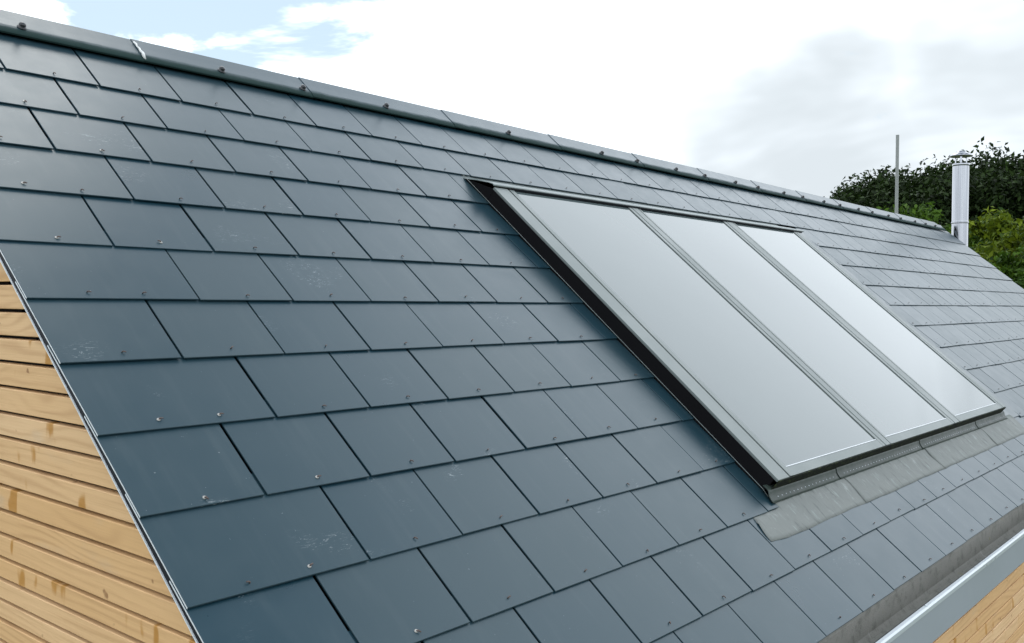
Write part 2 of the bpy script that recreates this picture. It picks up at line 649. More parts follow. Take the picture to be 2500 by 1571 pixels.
def slate_mesh(wd, ln=SL, verge=False):
    mb = MB()
    # irregular hand-dressed outline, thin chamfer along the upper arris
    c = 0.0009
    mb.add([(0, 0, 0), (wd, 0, 0), (wd, ln, 0), (0, ln, 0),
            (0, 0, TH - c), (wd, 0, TH - c), (wd, ln, TH - c), (0, ln, TH - c),
            (c, c, TH), (wd - c, c, TH), (wd - c, ln, TH), (c, ln, TH)],
           [(3, 0, 4, 7), (3, 2, 1, 0), (0, 1, 5, 4), (1, 2, 6, 5), (2, 3, 7, 6),
            (4, 5, 9, 8), (5, 6, 10, 9), (6, 7, 11, 10), (7, 4, 8, 11), (8, 9, 10, 11)])
    if verge:
        mb.m[0] = 1         # verge edge painted pale, as if reflecting the sky
    return mb


_mesh_cache = {}


def get_slate(wd, verge=False):
    k = (round(wd, 3), verge)
    if k not in _mesh_cache:
        _mesh_cache[k] = slate_mesh(k[0], SL, verge).mesh('slate', [M_SLATE, M_EDGE] if verge else M_SLATE)
    return _mesh_cache[k]


slates = []      # (x0, x1, course index, rivet xs)
for ci, ts in enumerate(TAILS):
    k = ci + 1
    first = 0.0 if k % 2 == 1 else 0.15
    cuts = [X_NEAR]
    x = first
    while x < X_FAR - 0.20:
        cuts.append(x)
        x += 0.3
    cuts.append(X_FAR)
    for a, bx_ in zip(cuts[:-1], cuts[1:]):
        segs = [(a, bx_)]
        if 3 <= k <= 11:
            segs = []
            if a < SKY_X0:
                segs.append((a, min(bx_, SKY_X0)))
            if bx_ > SKY_X1:
                segs.append((max(a, SKY_X1), bx_))
        for (p0, p1) in segs:
            if p1 - p0 < 0.03:
                continue
            rv = [(p0 + p1) / 2]
            if p1 - p0 > 0.4:
                rv = [p0 + 0.146, p0 + 0.293] if p0 < 5 else [p1 - 0.146, p1 - 0.293]
            elif p1 - p0 < 0.2:
                rv = [q for q in (a + 0.15,) if p0 + 0.02 < q < p1 - 0.02]
            slates.append((p0, p1, ci, rv))


def slate_size(t):
    c = rp((t[0] + t[1]) / 2, TAILS[t[2]] - 0.11)
    dv = c - CAMP
    return (t[1] - t[0]) * abs(dv.normalized().dot(NRM)) / dv.length_squared


# visible first: things behind the roof window are judged by size alone
slates.sort(key=slate_size, reverse=True)

# copper rivet: bent-over stem on a tiny disc
rv = MB()
rv.tube([(0, 0, -0.001), (0, 0, 0.0028), (0.0025, 0, 0.0045), (0.0085, 0, 0.0042)], [0.0016, 0.0016, 0.0017, 0.0013], 6)
RIVET = rv.mesh('rivet', M_COPPER)
rv = MB()
rv.tube([(0, 0, -0.001), (0, 0, 0.0022)], [0.0048, 0.0040], 8)
rv.tube([(0, 0, 0.001), (0.003, 0, 0.0048), (0.0100, 0, 0.0040)], [0.0017, 0.0019, 0.0014], 6, True, 1)
RIVET_W = rv.mesh('rivet', [M_ZINC, M_COPPER])

rest = MB()
for i, (p0, p1, ci, rvs) in enumerate(slates):
    near = i < 300
    gapj = random.choice([0.0045, 0.0065, 0.0075, 0.0090]) + random.uniform(-0.001, 0.001) if (p0 + p1) / 2 < 1.8 else random.uniform(0.0040, 0.0075)
    gl = gapj * random.uniform(0.35, 0.65)
    a0 = p0 + (gl if p0 > X_NEAR + 0.001 else 0.0)
    a1 = p1 - ((gapj - gl) if p1 < X_FAR - 0.001 else 0.0)
    if abs(p1 - SKY_X0) < 1e-6:
        a1 = SKY_X0 + 0.003
    wd = round(round((a1 - a0) / 0.001) * 0.001, 3)
    lift = random.uniform(0.0, 0.0012)
    tilt = TILT + random.uniform(-0.0025, 0.0035)
    mtx = roof_matrix(a0, TAILS[ci] + random.uniform(-0.0015, 0.0015), N_TAIL + lift, tilt,
                      random.uniform(-0.0028, 0.0028))
    mtx = mtx @ Matrix.Rotation(random.uniform(-0.0022, 0.0022), 4, 'Z')
    if near:
        so = link('slate', get_slate(wd, p0 < X_NEAR + 0.001), house, mtx)
        for rx in rvs:
            rm = mtx @ Matrix.Translation((rx - a0 + random.uniform(-0.006, 0.006), 0.022 + random.uniform(-0.004, 0.005), TH)) \
                @ Matrix.Rotation(random.choice([0.2, -0.5, -0.9, 3.0, -2.4, -1.4]) + random.uniform(-0.3, 0.3), 4, 'Z')
            link('rivet', RIVET_W if (a0 < 0.12 and random.random() < 0.5) or random.random() < 0.01 else RIVET, so, rm)
    else:
        sm = slate_mesh(wd)
        rest.add([mtx @ Vector(q) for q in sm.v], sm.f)
so = link('slate_field', rest.mesh('slate_field', M_SLATE), house)
tag(so, kind='stuff')

# verge trim under the slate edges at both gables
vt = MB()
vt.rbox(X_NEAR + 0.006, WX0 + 0.002, RIDGE_S + 0.12, EAVES_S - 0.004, -0.0295, -0.0160, 0)
vt.rbox(X_NEAR + 0.0035, X_NEAR + 0.0095, RIDGE_S + 0.12, EAVES_S - 0.002, -0.0330, -0.0300, 1)
link('verge_trim', vt.mesh('verge_trim', [M_SEAL, M_EDGE]), house)
vt = MB()
vt.rbox(WX1 - 0.002, X_FAR - 0.004, RIDGE_S + 0.12, EAVES_S - 0.004, -0.040, -0.0235, 0)
link('verge_trim', vt.mesh('verge_trim', M_SEAL), house)

# ---- ridge caps
joints = [X_NEAR - 0.012, 0.552, 1.318, 2.197, 3.074, 3.952, 4.805, 5.655, 6.50, 7.335, 8.165, 9.00, 9.83, 10.52]
WING = 0.124
NR = 0.017      # height of the upper face of the wing above the roof plane


def cap_profile(raise_):
    """front wing from the apex down to the lip, in (y, z); local x is the length"""
    t = 0.006
    pts = []
    for sd, nd in ((0.0, 0.0), (0.040, 0.0005), (0.082, 0.0002), (0.098, -0.0008), (0.108, -0.0022), (0.115, -0.0042), (WING - 0.004, -0.0072)):
        pts.append((RIDGE_S + 0.004 + sd, NR + raise_ + nd))
    return pts, t


def ridge_cap_mesh(L, hip=False):
    mb = MB()
    n = 0
    ends = []
    for x, rz in ((0.0, 0.0024), (L, 0.0)):
        pts, t = cap_profile(rz)
        apex = rp(0, pts[0][0], pts[0][1])
        yr = RY
        front_top = [rp(0, s, nn) for s, nn in pts]
        front_bot = [rp(0, s, nn - t) for s, nn in pts]
        zt = front_top[0].z + (yr - front_top[0].y) * 0.839
        ring = [(yr, zt + 0.002)]
        ring += [(q.y, q.z) for q in front_top[1:]]
        ring += [(q.y, q.z) for q in reversed(front_bot[1:])]
        ring += [(yr, zt - 0.008)]
        back = [(2 * yr - q.y, q.z) for q in front_bot[1:]] + [(2 * yr - q.y, q.z) for q in reversed(front_top[1:])]
        ring += back
        n = len(ring)
        ends.append(ring)
    vs = []
    for (x, ring) in zip((0.0, L), ends):
        for (y, z) in ring:
            xx = x
            if hip and x > 0:
                # last cap is cut back towards the apex
                drop = (ring[0][1] - z)
                xx = x - 0.13 + min(0.13, drop * 1.5)
            vs.append((xx, y, z))
    fs = []
    for k in range(n):
        k2 = (k + 1) % n
        fs.append((k, k2, n + k2, n + k))
    fs.append(tuple(reversed(range(n))))
    fs.append(tuple(n + k for k in range(n)))
    mb.add(vs, fs)
    for i in range(len(mb.smooth)):
        mb.smooth[i] = False
    return mb


# screw: washer, hex collar and domed cap
sc = MB()
sc.lathe([(0.0001, 0), (0.0150, 0), (0.0150, 0.003), (0.0115, 0.0045), (0.0115, 0.012), (0.0100, 0.016), (0.0065, 0.0185), (0.0001, 0.0195)], 12)
SCREW = sc.mesh('screw', M_BOLT)

screw_x = [0.130, 0.886, 1.280, 1.754, 2.631, 3.502, 3.896, 4.380, 4.777, 5.244, 5.621, 6.092, 6.468, 6.921, 7.294,
           7.754, 8.124, 8.587, 8.963, 9.430, 9.80, 10.151]
for j in range(len(joints) - 1):
    a, bj = joints[j], joints[j + 1]
    last = j == len(joints) - 2
    mb = ridge_cap_mesh(bj - a + (0.0 if last else 0.006), last)
    # shift the mesh so that its local y runs up the wing from the lip (for the algae band)
    org = roof_matrix(a, RIDGE_S + WING, NR)
    inv = org.inverted()
    mb.v = [tuple(inv @ (Vector(v) + Vector((a, 0, 0)))) for v in mb.v]
    wob = Matrix.Rotation(random.uniform(-0.0012, 0.0012), 4, 'Z')
    cap = link('ridge_cap', mb.mesh('ridge_cap', M_RIDGE), house, org @ wob)
    for sx in screw_x:
        if a < sx < bj:
            rz = 0.0024 * (1 - (sx - a) / (bj - a))
            link('screw', SCREW, cap, roof_matrix(sx, -0.272, NR + rz))
# pale sealant bead in the first joint
mb = MB()
pts = [rp(0.553 + (0.004 if i % 2 else 0.0), RIDGE_S + 0.008 + 0.0155 * i, NR + 0.0055 - (0.010 if i == 7 else 0.0)) for i in range(8)]
mb.tube(pts, [0.0035, 0.0045, 0.003, 0.004, 0.0045, 0.0055, 0.006, 0.004], 6)
link('sealant_bead', mb.mesh('sealant_bead', M_MORTAR), house)

# ------------------------------------------------------------------ roof window (three panes)
FX0, FX1 = 1.888, 5.115
H = 0.068
S_TOP, S_BOT = 0.408, 2.150
fr = MB()
# black upstand on three sides
fr.rbox(FX0 + 0.002, FX0 + 0.05, S_TOP + 0.006, S_BOT - 0.014, -0.02, H - 0.006, 1)
fr.rbox(FX1 - 0.05, FX1 - 0.002, S_TOP + 0.006, S_BOT - 0.014, -0.02, H - 0.006, 1)
fr.rbox(FX0 + 0.0505, FX1 - 0.0505, S_BOT - 0.04, S_BOT - 0.016, -0.02, H - 0.010, 2)
fr.rbox(FX0 + 0.0505, FX1 - 0.0505, S_TOP + 0.004, S_TOP + 0.02, -0.02, H - 0.012, 1)
# wedge-shaped cheek rising from the roof to the frame at the head
for (xa, xb) in ((FX0 + 0.001, FX0 + 0.012), (FX1 - 0.012, FX1 - 0.001)):
    fr.hexa([rp(xa, S_TOP + 0.0055, -0.01), rp(xb, S_TOP + 0.0055, -0.01), rp(xb, 0.226, -0.02), rp(xa, 0.226, -0.02),
             rp(xa, S_TOP + 0.0055, H - 0.006), rp(xb, S_TOP + 0.0055, H - 0.006), rp(xb, 0.226, -0.008), rp(xa, 0.226, -0.008)], 1)
sky_win = link('roof_window', fr.mesh('roof_window', [M_BLACK, M_BLACK, M_DKGREEN]), house)

panes = [(2.020, 2.945), (3.068, 3.992), (4.147, 5.015)]
GS0, GS1 = 0.424, 2.110


def rpart(name, boxes, mat, bev=0.0015):
    mb = MB()
    for bx in boxes:
        mb.rbox(*bx)
    me = mb.mesh(name, mat)
    if bev:
        bevel_mesh(me, bev)
    return link(name, me, sky_win)


# outer claddings (stiles)
rpart('frame_stile', [(FX0, 1.980, S_TOP, S_BOT, H - 0.010, H + 0.0012)], M_FRAME)
rpart('frame_stile', [(5.060, FX1, S_TOP, S_BOT - 0.002, H - 0.010, H + 0.0016)], M_FRAME)
# cover strips between the panes
rpart('mullion', [(2.990, 3.044, S_TOP + 0.002, S_BOT - 0.001, H - 0.010, H + 0.0020)], M_FRAME)
rpart('mullion', [(4.042, 4.122, S_TOP + 0.002, S_BOT - 0.001, H - 0.010, H + 0.0020)], M_FRAME)
for (g0, g1), (e0, e1) in zip(panes, ((1.990, 2.981), (3.052, 4.033), (4.130, 5.051))):
    # sash: three rails round the glass, open at the head where the glass runs under the flashing
    sh = MB()
    sh.rbox(e0, g0, S_TOP + 0.004, S_BOT - 0.002, H - 0.010, H + 0.0015)
    sh.rbox(g1 + 0.008, e1, S_TOP + 0.004, S_BOT - 0.002, H - 0.010, H + 0.0015)
    sh.rbox(g0 + 0.0003, g1 + 0.0077, GS1, S_BOT - 0.0015, H - 0.010, H + 0.001)
    sash = link('sash', sh.mesh('sash', M_FRAME), sky_win)
    pn = MB()
    pn.rbox(g0 + 0.0005, g1 - 0.0003, GS0 - 0.01, GS1 - 0.0005, H - 0.012, H - 0.0025)
    link('pane', pn.mesh('pane', M_PANE), sky_win)
    sl = MB()
    sl.rbox(g1, g1 + 0.0075, GS0 - 0.012, GS1 - 0.0006, H - 0.012, H - 0.0045)
    sl.rbox(e0 + 0.01, e1 - 0.01, S_TOP + 0.0005, S_TOP + 0.0035, H - 0.012, H + 0.010)
    link('seal_or_dark_strip', sl.mesh('seal_or_dark_strip', M_SEAL), sky_win)
    bd = MB()
    bd.rbox(g0 + 0.001, g1 - 0.001, GS1 - 0.004, GS1 - 0.0008, H - 0.0022, H + 0.0022)
    link('glazing_bead', bd.mesh('glazing_bead', M_EDGE), sky_win)
rpart('weather_strip', [(FX0 + 0.003, FX1 - 0.003, S_BOT + 0.0005, S_BOT + 0.004, 0.018, H - 0.0005)], M_DKGREEN, 0)
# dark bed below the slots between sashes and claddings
rpart('seal_or_dark_strip', [(FX0 + 0.052, FX1 - 0.052, S_TOP + 0.022, S_BOT - 0.042, H - 0.030, H - 0.0125)], M_SEAL, 0)

# head flashing: sloping sheet from under the second course to the frame, with a folded nose
hf = MB()
prof = [(0.172, -0.0125), (0.224, -0.0085), (0.244, -0.001), (0.310, 0.038), (0.372, 0.070), (0.396, 0.0795), (0.4035, 0.0785), (0.4045, 0.0755)]
ring = [rp(0, s, n) for s, n in prof] + [rp(0, s, n - 0.003) for s, n in reversed(prof)]
hf.extrude([(q.y, q.z) for q in ring], FX0 - 0.004, FX1 + 0.085, 0)
link('head_flashing', hf.mesh('head_flashing', M_FLASH), sky_win)
hf = MB()
hf.rbox(FX0 + 0.12, FX1 + 0.06, 0.4050, 0.4075, H - 0.004, H + 0.0085)
link('seal_or_dark_strip', hf.mesh('seal_or_dark_strip', M_SEAL), sky_win)
# side flashings
sf = MB()
prof = [(FX1 + 0.0005, -0.001), (FX1 + 0.25, -0.002), (FX1 + 0.405, -0.0015), (FX1 + 0.405, -0.004), (FX1 + 0.0005, -0.004)]
o = len(sf.v)
vs = [rp(x, 0.245, n) for x, n in prof] + [rp(x, 2.20, n) for x, n in prof]
k = len(prof)
sf.add(vs, [(i, (i + 1) % k, k + (i + 1) % k, k + i) for i in range(k)])
sf.rbox(FX1 + 0.0005, FX1 + 0.0025, 0.412, 2.140, -0.0005, 0.046)
link('side_flashing', sf.mesh('side_flashing', M_SIDEFL), sky_win)
sf = MB()
sf.tube([rp(SKY_X0 - 0.0005, 0.225, 0.0045), rp(SKY_X0 - 0.0005, 2.13, 0.0045), rp(SKY_X0 - 0.012, 2.165, 0.004)], 0.0014, 6)
link('side_flashing', sf.mesh('side_flashing', M_FRAME), sky_win)

# sill: rolled flashing in overlapping lengths with a punched row, above the lead apron
roll_x = [FX0 - 0.028, 2.480, 3.530, 4.530, FX1 + 0.06]
pr = [(2.128, 0.0215), (2.143, 0.0235), (2.154, 0.0220), (2.160, 0.0175), (2.166, 0.0125), (2.173, 0.0090), (2.183, 0.0062), (2.196, 0.0040)]
for j in range(4):
    a, e = roll_x[j], roll_x[j + 1]
    mb = MB()
    li = 0.0
    ring = [rp(0, s, n + li) for s, n in pr] + [rp(0, s - 0.0006, n - 0.0022 + li) for s, n in reversed(pr)]
    lft = 0.0035
    vsA = [Vector((a, 0, 0)) + q + NRM * lft for q in ring]
    vsB = [Vector((e + 0.018, 0, 0)) + q for q in ring]
    k = len(ring)
    mb.add(vsA + vsB, [(i, (i + 1) % k, k + (i + 1) % k, k + i) for i in range(k)], 0, True)
    mb.add(vsA, [tuple(reversed(range(k)))])
    mb.add(vsB, [tuple(range(k))])
    ro = link('rolled_flashing', mb.mesh('rolled_flashing', M_ROLL), sky_win)
    # punched dimples
    x = a + 0.06
    mb = MB()
    while x < e - 0.03:
        c = rp(x, 2.1780, 0.0078 + lft * (1 - (x - a) / (e - a)))
        m = 0.0032
        mb.add([c + XA * m, c + SLOPE * m, c - XA * m, c - SLOPE * m, c + NRM * 0.0016],
               [(0, 1, 4), (1, 2, 4), (2, 3, 4), (3, 0, 4)])
        x += 0.034
    tag(link('dimple_row', mb.mesh('dimple_row', M_LIP), sky_win), kind='stuff')

# lead apron in lapped sheets
ap_x = [(1.672, 2.545), (2.515, 3.590), (3.552, 4.600), (4.560, 5.330)]
for j, (a, e) in enumerate(ap_x):
    nx, ns = 44, 8
    vs = []
    s0, s1 = 2.172, 2.322
    ph = random.uniform(0, 9)
    for iy in range(ns + 1):
        for ix in range(nx + 1):
            u = ix / nx
            t = iy / ns
            x = a + (e - a) * u
            s = s0 + (s1 - s0) * t
            if t == 1.0:
                s += 0.0014 * math.sin(x * 7.3 + ph) + 0.0010 * math.sin(x * 23 + ph)
            if u == 0.0:
                x += 0.010 * math.sin(t * 5 + ph) + (0.012 if j == 0 else 0.0) * (1 - t)
            if j == 0 and u < 0.12:
                s += 0.0 - 0.010 * (1 - u / 0.12) * t
                # corner tucked below the slate beside it
                x += 0.05 * (1 - t) * (1 - u / 0.12) * 0.0
            base = 0.0035 - 0.0050 * t
            if s < 2.20:
                base = 0.0005 + 0.003 * (s - s0) / 0.03
            wav = 0.0008 * math.sin(x * 31 + 6 * t + ph) * math.sin(t * 3.1) + 0.0005 * math.sin(x * 57 - 4 * t)
            lapz = 0.0022 * max(0.0, 1 - u * 9) if j > 0 else 0.0
            if j == 0 and x < SKY_X0 and s < 2.225:
                base = -0.0082
                wav = 0.0
            vs.append(rp(x, s, base + wav + lapz))
    fs = []
    for iy in range(ns):
        for ix in range(nx):
            q = iy * (nx + 1) + ix
            fs.append((q, q + 1, q + nx + 2, q + nx + 1))
    nv = len(vs)
    # thickness
    vb = [v - NRM * 0.0014 for v in vs]
    rim = [ix for ix in range(nx + 1)] + [iy * (nx + 1) + nx for iy in range(1, ns + 1)] + \
          [ns * (nx + 1) + ix for ix in range(nx - 1, -1, -1)] + [iy * (nx + 1) for iy in range(ns - 1, 0, -1)]
    mb = MB()
    org = roof_matrix(a, s1, 0.0)
    inv = org.inverted()
    mb.add([inv @ v for v in vs + vb], fs, 0, True)
    mb.f += [tuple(nv + i for i in reversed(f)) for f in fs]
    mb.m += [0] * len(fs)
    mb.smooth += [True] * len(fs)
    for i in range(len(rim)):
        i2 = rim[(i + 1) % len(rim)]
        mb.f.append((rim[i], nv + rim[i], nv + i2, i2))
        mb.m.append(0)
        mb.smooth.append(False)
    link('lead_apron', mb.mesh('lead_apron', M_LEAD), sky_win, org)

# ------------------------------------------------------------------ walls with boards
BT = 0.020      # board thickness
GABLE_X = WX0   # frame face; boards stand 20 mm proud of the membrane


def wall_core():
    mb = MB()
    # membrane-covered framing: pentagonal prism
    e = rp(0, EAVES_S, -0.08)
    zt = APEX.z - 0.16
    y0 = -2.062
    y1 = 2 * RY - y0
    ze = zt - (RY - y0) * 0.839
    pts = [(y0, GROUND_Z), (y1, GROUND_Z), (y1, ze), (RY, zt), (y0, ze)]
    return pts


core = MB()
core.extrude(wall_core(), WX0 + BT + 0.004, WX1 - BT - 0.004)
link('wall_core', core.mesh('wall_core', M_FELT), house)

gable_z = [-0.475, -0.541, -0.607, -0.673, -0.740, -0.805, -0.866, -0.928, -0.992, -1.053, -1.115, -1.174, -1.236, -1.296,
           -1.355, -1.409, -1.461, -1.511, -1.564, -1.620]
z = -0.475
up_z = []
while z < APEX.z - 0.25:
    z += 0.065
    up_z.append(z)
gable_z = list(reversed(up_z)) + gable_z
z = gable_z[-1]
while z > GROUND_Z + 0.15:
    z -= 0.060
    gable_z.append(z)


def gable_wall(x_face, sign, visible):
    back = MB()
    back.extrude([(p[0] if abs(p[0] - RY) < 1 else p[0], p[1]) for p in wall_core()], 0, 0.002)
    back.v = [(x_face - sign * (BT + 0.0035) * -1 if False else x_face + (BT + 0.001 if sign < 0 else -BT - 0.003) + v[0], v[1], v[2]) for v in back.v]
    wl = link('gable_wall', back.mesh('gable_wall', M_FELT), house)
    for zt_, zb_ in zip(gable_z[:-1], gable_z[1:]):
        gap = random.uniform(0.0048, 0.0068)
        zt2, zb2 = zt_ - gap, zb_
        mb = MB()
        xa, xb = (x_face, x_face + BT) if sign < 0 else (x_face - BT, x_face)

        def ends(zz):
            yf = max(roof_y(zz, -0.0335), -2.085)
            return yf, 2 * RY - yf
        f_t, b_t = ends(zt2)
        f_b, b_b = ends(zb2)
        if b_t - f_t < 0.1:
            continue
        # rhomboid board: lower edge slopes outwards
        xo = random.uniform(-0.0012, 0.0012)
        cc = [(xa + xo, f_b, zb2 + 0.001), (xb, f_b, zb2 + 0.004), (xb, b_b, zb2 + 0.004), (xa + xo, b_b, zb2 + 0.001),
              (xa + xo, f_t, zt2 - 0.002), (xb, f_t, zt2), (xb, b_t, zt2), (xa + xo, b_t, zt2 - 0.002)]
        zc = (zt2 + zb2) / 2
        # local axes: x along the board (world y), y across the thickness, z up
        mtx = Matrix(((0, 1, 0, xa), (1, 0, 0, RY), (0, 0, 1, zc), (0, 0, 0, 1)))
        inv = mtx.inverted()
        mb.hexa([inv @ Vector(c) for c in cc])
        me = mb.mesh('board', M_WOOD)
        if zb2 > -1.75 and visible:
            bevel_mesh(me, 0.0016)
        link('board', me, wl, mtx)


gable_wall(WX0, -1, True)
gable_wall(WX1, 1, False)

# front wall below the gutter
SW_Y = -2.085
sw = MB()
sw.box(WX0 + BT + 0.006, WX1 - BT - 0.006, SW_Y + BT + 0.001, SW_Y + BT + 0.0025, GROUND_Z, -1.93)
side_wall = link('side_wall', sw.mesh('side_wall', M_FELT), house)
z = -1.872
row = 0
while z > GROUND_Z + 0.06:
    hgt = 0.058
    gap = random.uniform(0.004, 0.006)
    cuts = [WX0 + 0.0005]
    if row < 9:
        x = random.uniform(1.2, 4.2)
        while x < WX1 - 0.8:
            cuts.append(x)
            x += random.uniform(2.2, 4.2)
    cuts.append(WX1 - 0.0005)
    for a, e in zip(cuts[:-1], cuts[1:]):
        mb = MB()
        L = e - a - 0.0015
        yo = random.uniform(-0.0012, 0.0012)
        mb.hexa([(0, yo, -hgt / 2 + gap), (L, yo, -hgt / 2 + gap), (L, BT, -hgt / 2 + gap + 0.003), (0, BT, -hgt / 2 + gap + 0.003),
                 (0, yo, hgt / 2 - 0.002), (L, yo, hgt / 2 - 0.002), (L, BT, hgt / 2), (0, BT, hgt / 2)])
        me = mb.mesh('board', M_WOOD)
        if row < 12:
            bevel_mesh(me, 0.0014)
        link('board', me, side_wall, Matrix.Translation((a, SW_Y, z - hgt / 2)))
    z -= hgt
    row += 1

# ------------------------------------------------------------------ secret gutter and fascia
GX0, GX1 = X_NEAR + 0.005, X_FAR - 0.005
LIP_Y, LIP_Z = -2.118, -1.746
BACK_Y = -1.985
SOLE_Z = -1.838
gu = MB()
eav = rp(0, EAVES_S - 0.03, -0.03)
inner = [(BACK_Y + 0.012, eav.z + 0.0), (BACK_Y, -1.745), (BACK_Y - 0.004, SOLE_Z + 0.022), (BACK_Y - 0.016, SOLE_Z + 0.006), (BACK_Y - 0.04, SOLE_Z),
         (LIP_Y + 0.030, SOLE_Z - 0.004), (LIP_Y + 0.014, SOLE_Z + 0.010), (LIP_Y + 0.010, LIP_Z - 0.006)]
outer = [(LIP_Y + 0.004, LIP_Z - 0.006), (LIP_Y + 0.006, SOLE_Z - 0.008), (BACK_Y + 0.004, SOLE_Z - 0.010), (BACK_Y + 0.018, eav.z)]
gu.extrude(inner + outer, GX0, GX1, 0)
link('gutter', gu.mesh('gutter', M_GUT), house)
fa = MB()
fp = [(LIP_Y + 0.012, LIP_Z - 0.003), (LIP_Y + 0.012, LIP_Z), (LIP_Y + 0.002, LIP_Z + 0.0015), (LIP_Y - 0.004, LIP_Z - 0.001),
      (LIP_Y - 0.007, LIP_Z - 0.010), (LIP_Y - 0.007, LIP_Z - 0.132), (LIP_Y + 0.030, LIP_Z - 0.134), (LIP_Y + 0.030, LIP_Z - 0.131), (LIP_Y - 0.004, LIP_Z - 0.129),
      (LIP_Y - 0.004, LIP_Z - 0.006), (LIP_Y + 0.003, LIP_Z - 0.0035)]
fa.extrude(fp, GX0, GX1, 0)
fascia = link('fascia', fa.mesh('fascia', M_FASCIA), house)
lp = MB()
lp.extrude([(LIP_Y + 0.011, LIP_Z + 0.0005), (LIP_Y + 0.011, LIP_Z + 0.003), (LIP_Y - 0.002, LIP_Z + 0.0045), (LIP_Y - 0.0085, LIP_Z + 0.0005),
            (LIP_Y - 0.0098, LIP_Z - 0.012), (LIP_Y - 0.0078, LIP_Z - 0.012), (LIP_Y - 0.0065, LIP_Z - 0.001), (LIP_Y - 0.002, LIP_Z + 0.002)], GX0, GX1, 0)
lp2 = MB()  # black strip added to draw a dark line inside the lip
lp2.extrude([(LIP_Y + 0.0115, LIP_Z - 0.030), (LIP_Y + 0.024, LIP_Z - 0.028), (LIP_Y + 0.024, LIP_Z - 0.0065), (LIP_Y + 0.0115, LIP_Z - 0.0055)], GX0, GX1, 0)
link('seal_or_dark_strip', lp2.mesh('seal_or_dark_strip', M_SEAL), fascia)
link('lip_trim', lp.mesh('lip_trim', M_LIP), fascia)
x = 0.9
sc = MB()
sc.lathe([(0.0001, 0), (0.006, 0), (0.0055, 0.002), (0.003, 0.0035), (0.0001, 0.004)], 10)
FIX = sc.mesh('fixing', M_LIP)
while x < 9.5:
    link('fixing', FIX, fascia, Matrix.Translation((x, LIP_Y + 0.003, LIP_Z + 0.0042)))
    x += 0.62

# ------------------------------------------------------------------ flue beyond the far gable
FXC, FYC = 10.785, 0.098
flue = bpy.data.objects.new('flue_pipe', None)
flue.location = (FXC, FYC, GROUND_Z)
COL.objects.link(flue)
tag(flue, 'shiny stainless steel flue pipe with rain cowl at the far end of the roof', 'flue')
RF = 0.0905
p = MB()
p.lathe([(RF, GROUND_Z), (RF, 0.266), (RF, 0.268), (RF + 0.003, 0.271), (RF + 0.003, 0.283), (RF, 0.286), (RF, 0.288), (RF, 0.938)], 40, (FXC, FYC, 0))
link('pipe', p.mesh('pipe', M_STEEL), flue)
p = MB()
p.lathe([(RF + 0.001, 0.934), (RF + 0.005, 0.937), (RF + 0.005, 0.960), (RF + 0.001, 0.964), (RF - 0.006, 0.966), (0.062, 0.966), (0.060, 0.90)], 40, (FXC, FYC, 0))
link('collar', p.mesh('collar', M_STEEL), flue)
p = MB()
p.lathe([(RF + 0.001, 0.255), (RF + 0.006, 0.258), (RF + 0.006, 0.272), (RF + 0.001, 0.275)], 40, (FXC, FYC, 0))
link('locking_band', p.mesh('locking_band', M_STEEL), flue)
for k in range(3):
    t = R(195 + 120 * k)
    cx, cy = FXC + 0.068 * math.cos(t), FYC + 0.068 * math.sin(t)
    p = MB()
    ta = Vector((-math.sin(t), math.cos(t), 0))
    ra = Vector((math.cos(t), math.sin(t), 0))
    c = Vector((cx, cy, 0))
    q = []
    for zz in (0.955, 1.055):
        q += [c - ta * 0.011 - ra * 0.0015 + Vector((0, 0, zz)), c + ta * 0.011 - ra * 0.0015 + Vector((0, 0, zz)),
              c + ta * 0.011 + ra * 0.0015 + Vector((0, 0, zz)), c - ta * 0.011 + ra * 0.0015 + Vector((0, 0, zz))]
    p.hexa(q)
    link('strut', p.mesh('strut', M_STEEL), flue)
p = MB()
p.lathe([(0.126, 1.050), (0.128, 1.052), (0.127, 1.058), (0.105, 1.078), (0.070, 1.094), (0.060, 1.098), (0.058, 1.108), (0.025, 1.118), (0.0005, 1.120)], 40, (FXC, FYC, 0))
p.lathe([(0.126, 1.0495), (0.103, 1.070), (0.068, 1.086), (0.0005, 1.094)], 40, (FXC, FYC, 0))
link('cowl', p.mesh('cowl', M_STEEL), flue)

# ------------------------------------------------------------------ scaffold tube behind the ridge
pole = MB()
PX, PY = 13.60, 1.757
pole.tube([(PX + 0.010, PY, GROUND_Z), (PX + 0.003, PY, 0.5), (PX, PY, 1.875)], 0.0245, 16, caps=False)
pole.tube([(PX, PY, 1.872), (PX, PY, 1.60)], 0.0205, 16, caps=False)
# open end rim
po = pole.mesh('scaffold_pole', M_GALV)
po = link('scaffold_pole', po)
tag(po, 'bare galvanised scaffold tube standing upright behind the ridge', 'pole')

# ------------------------------------------------------------------ trees and shrubs


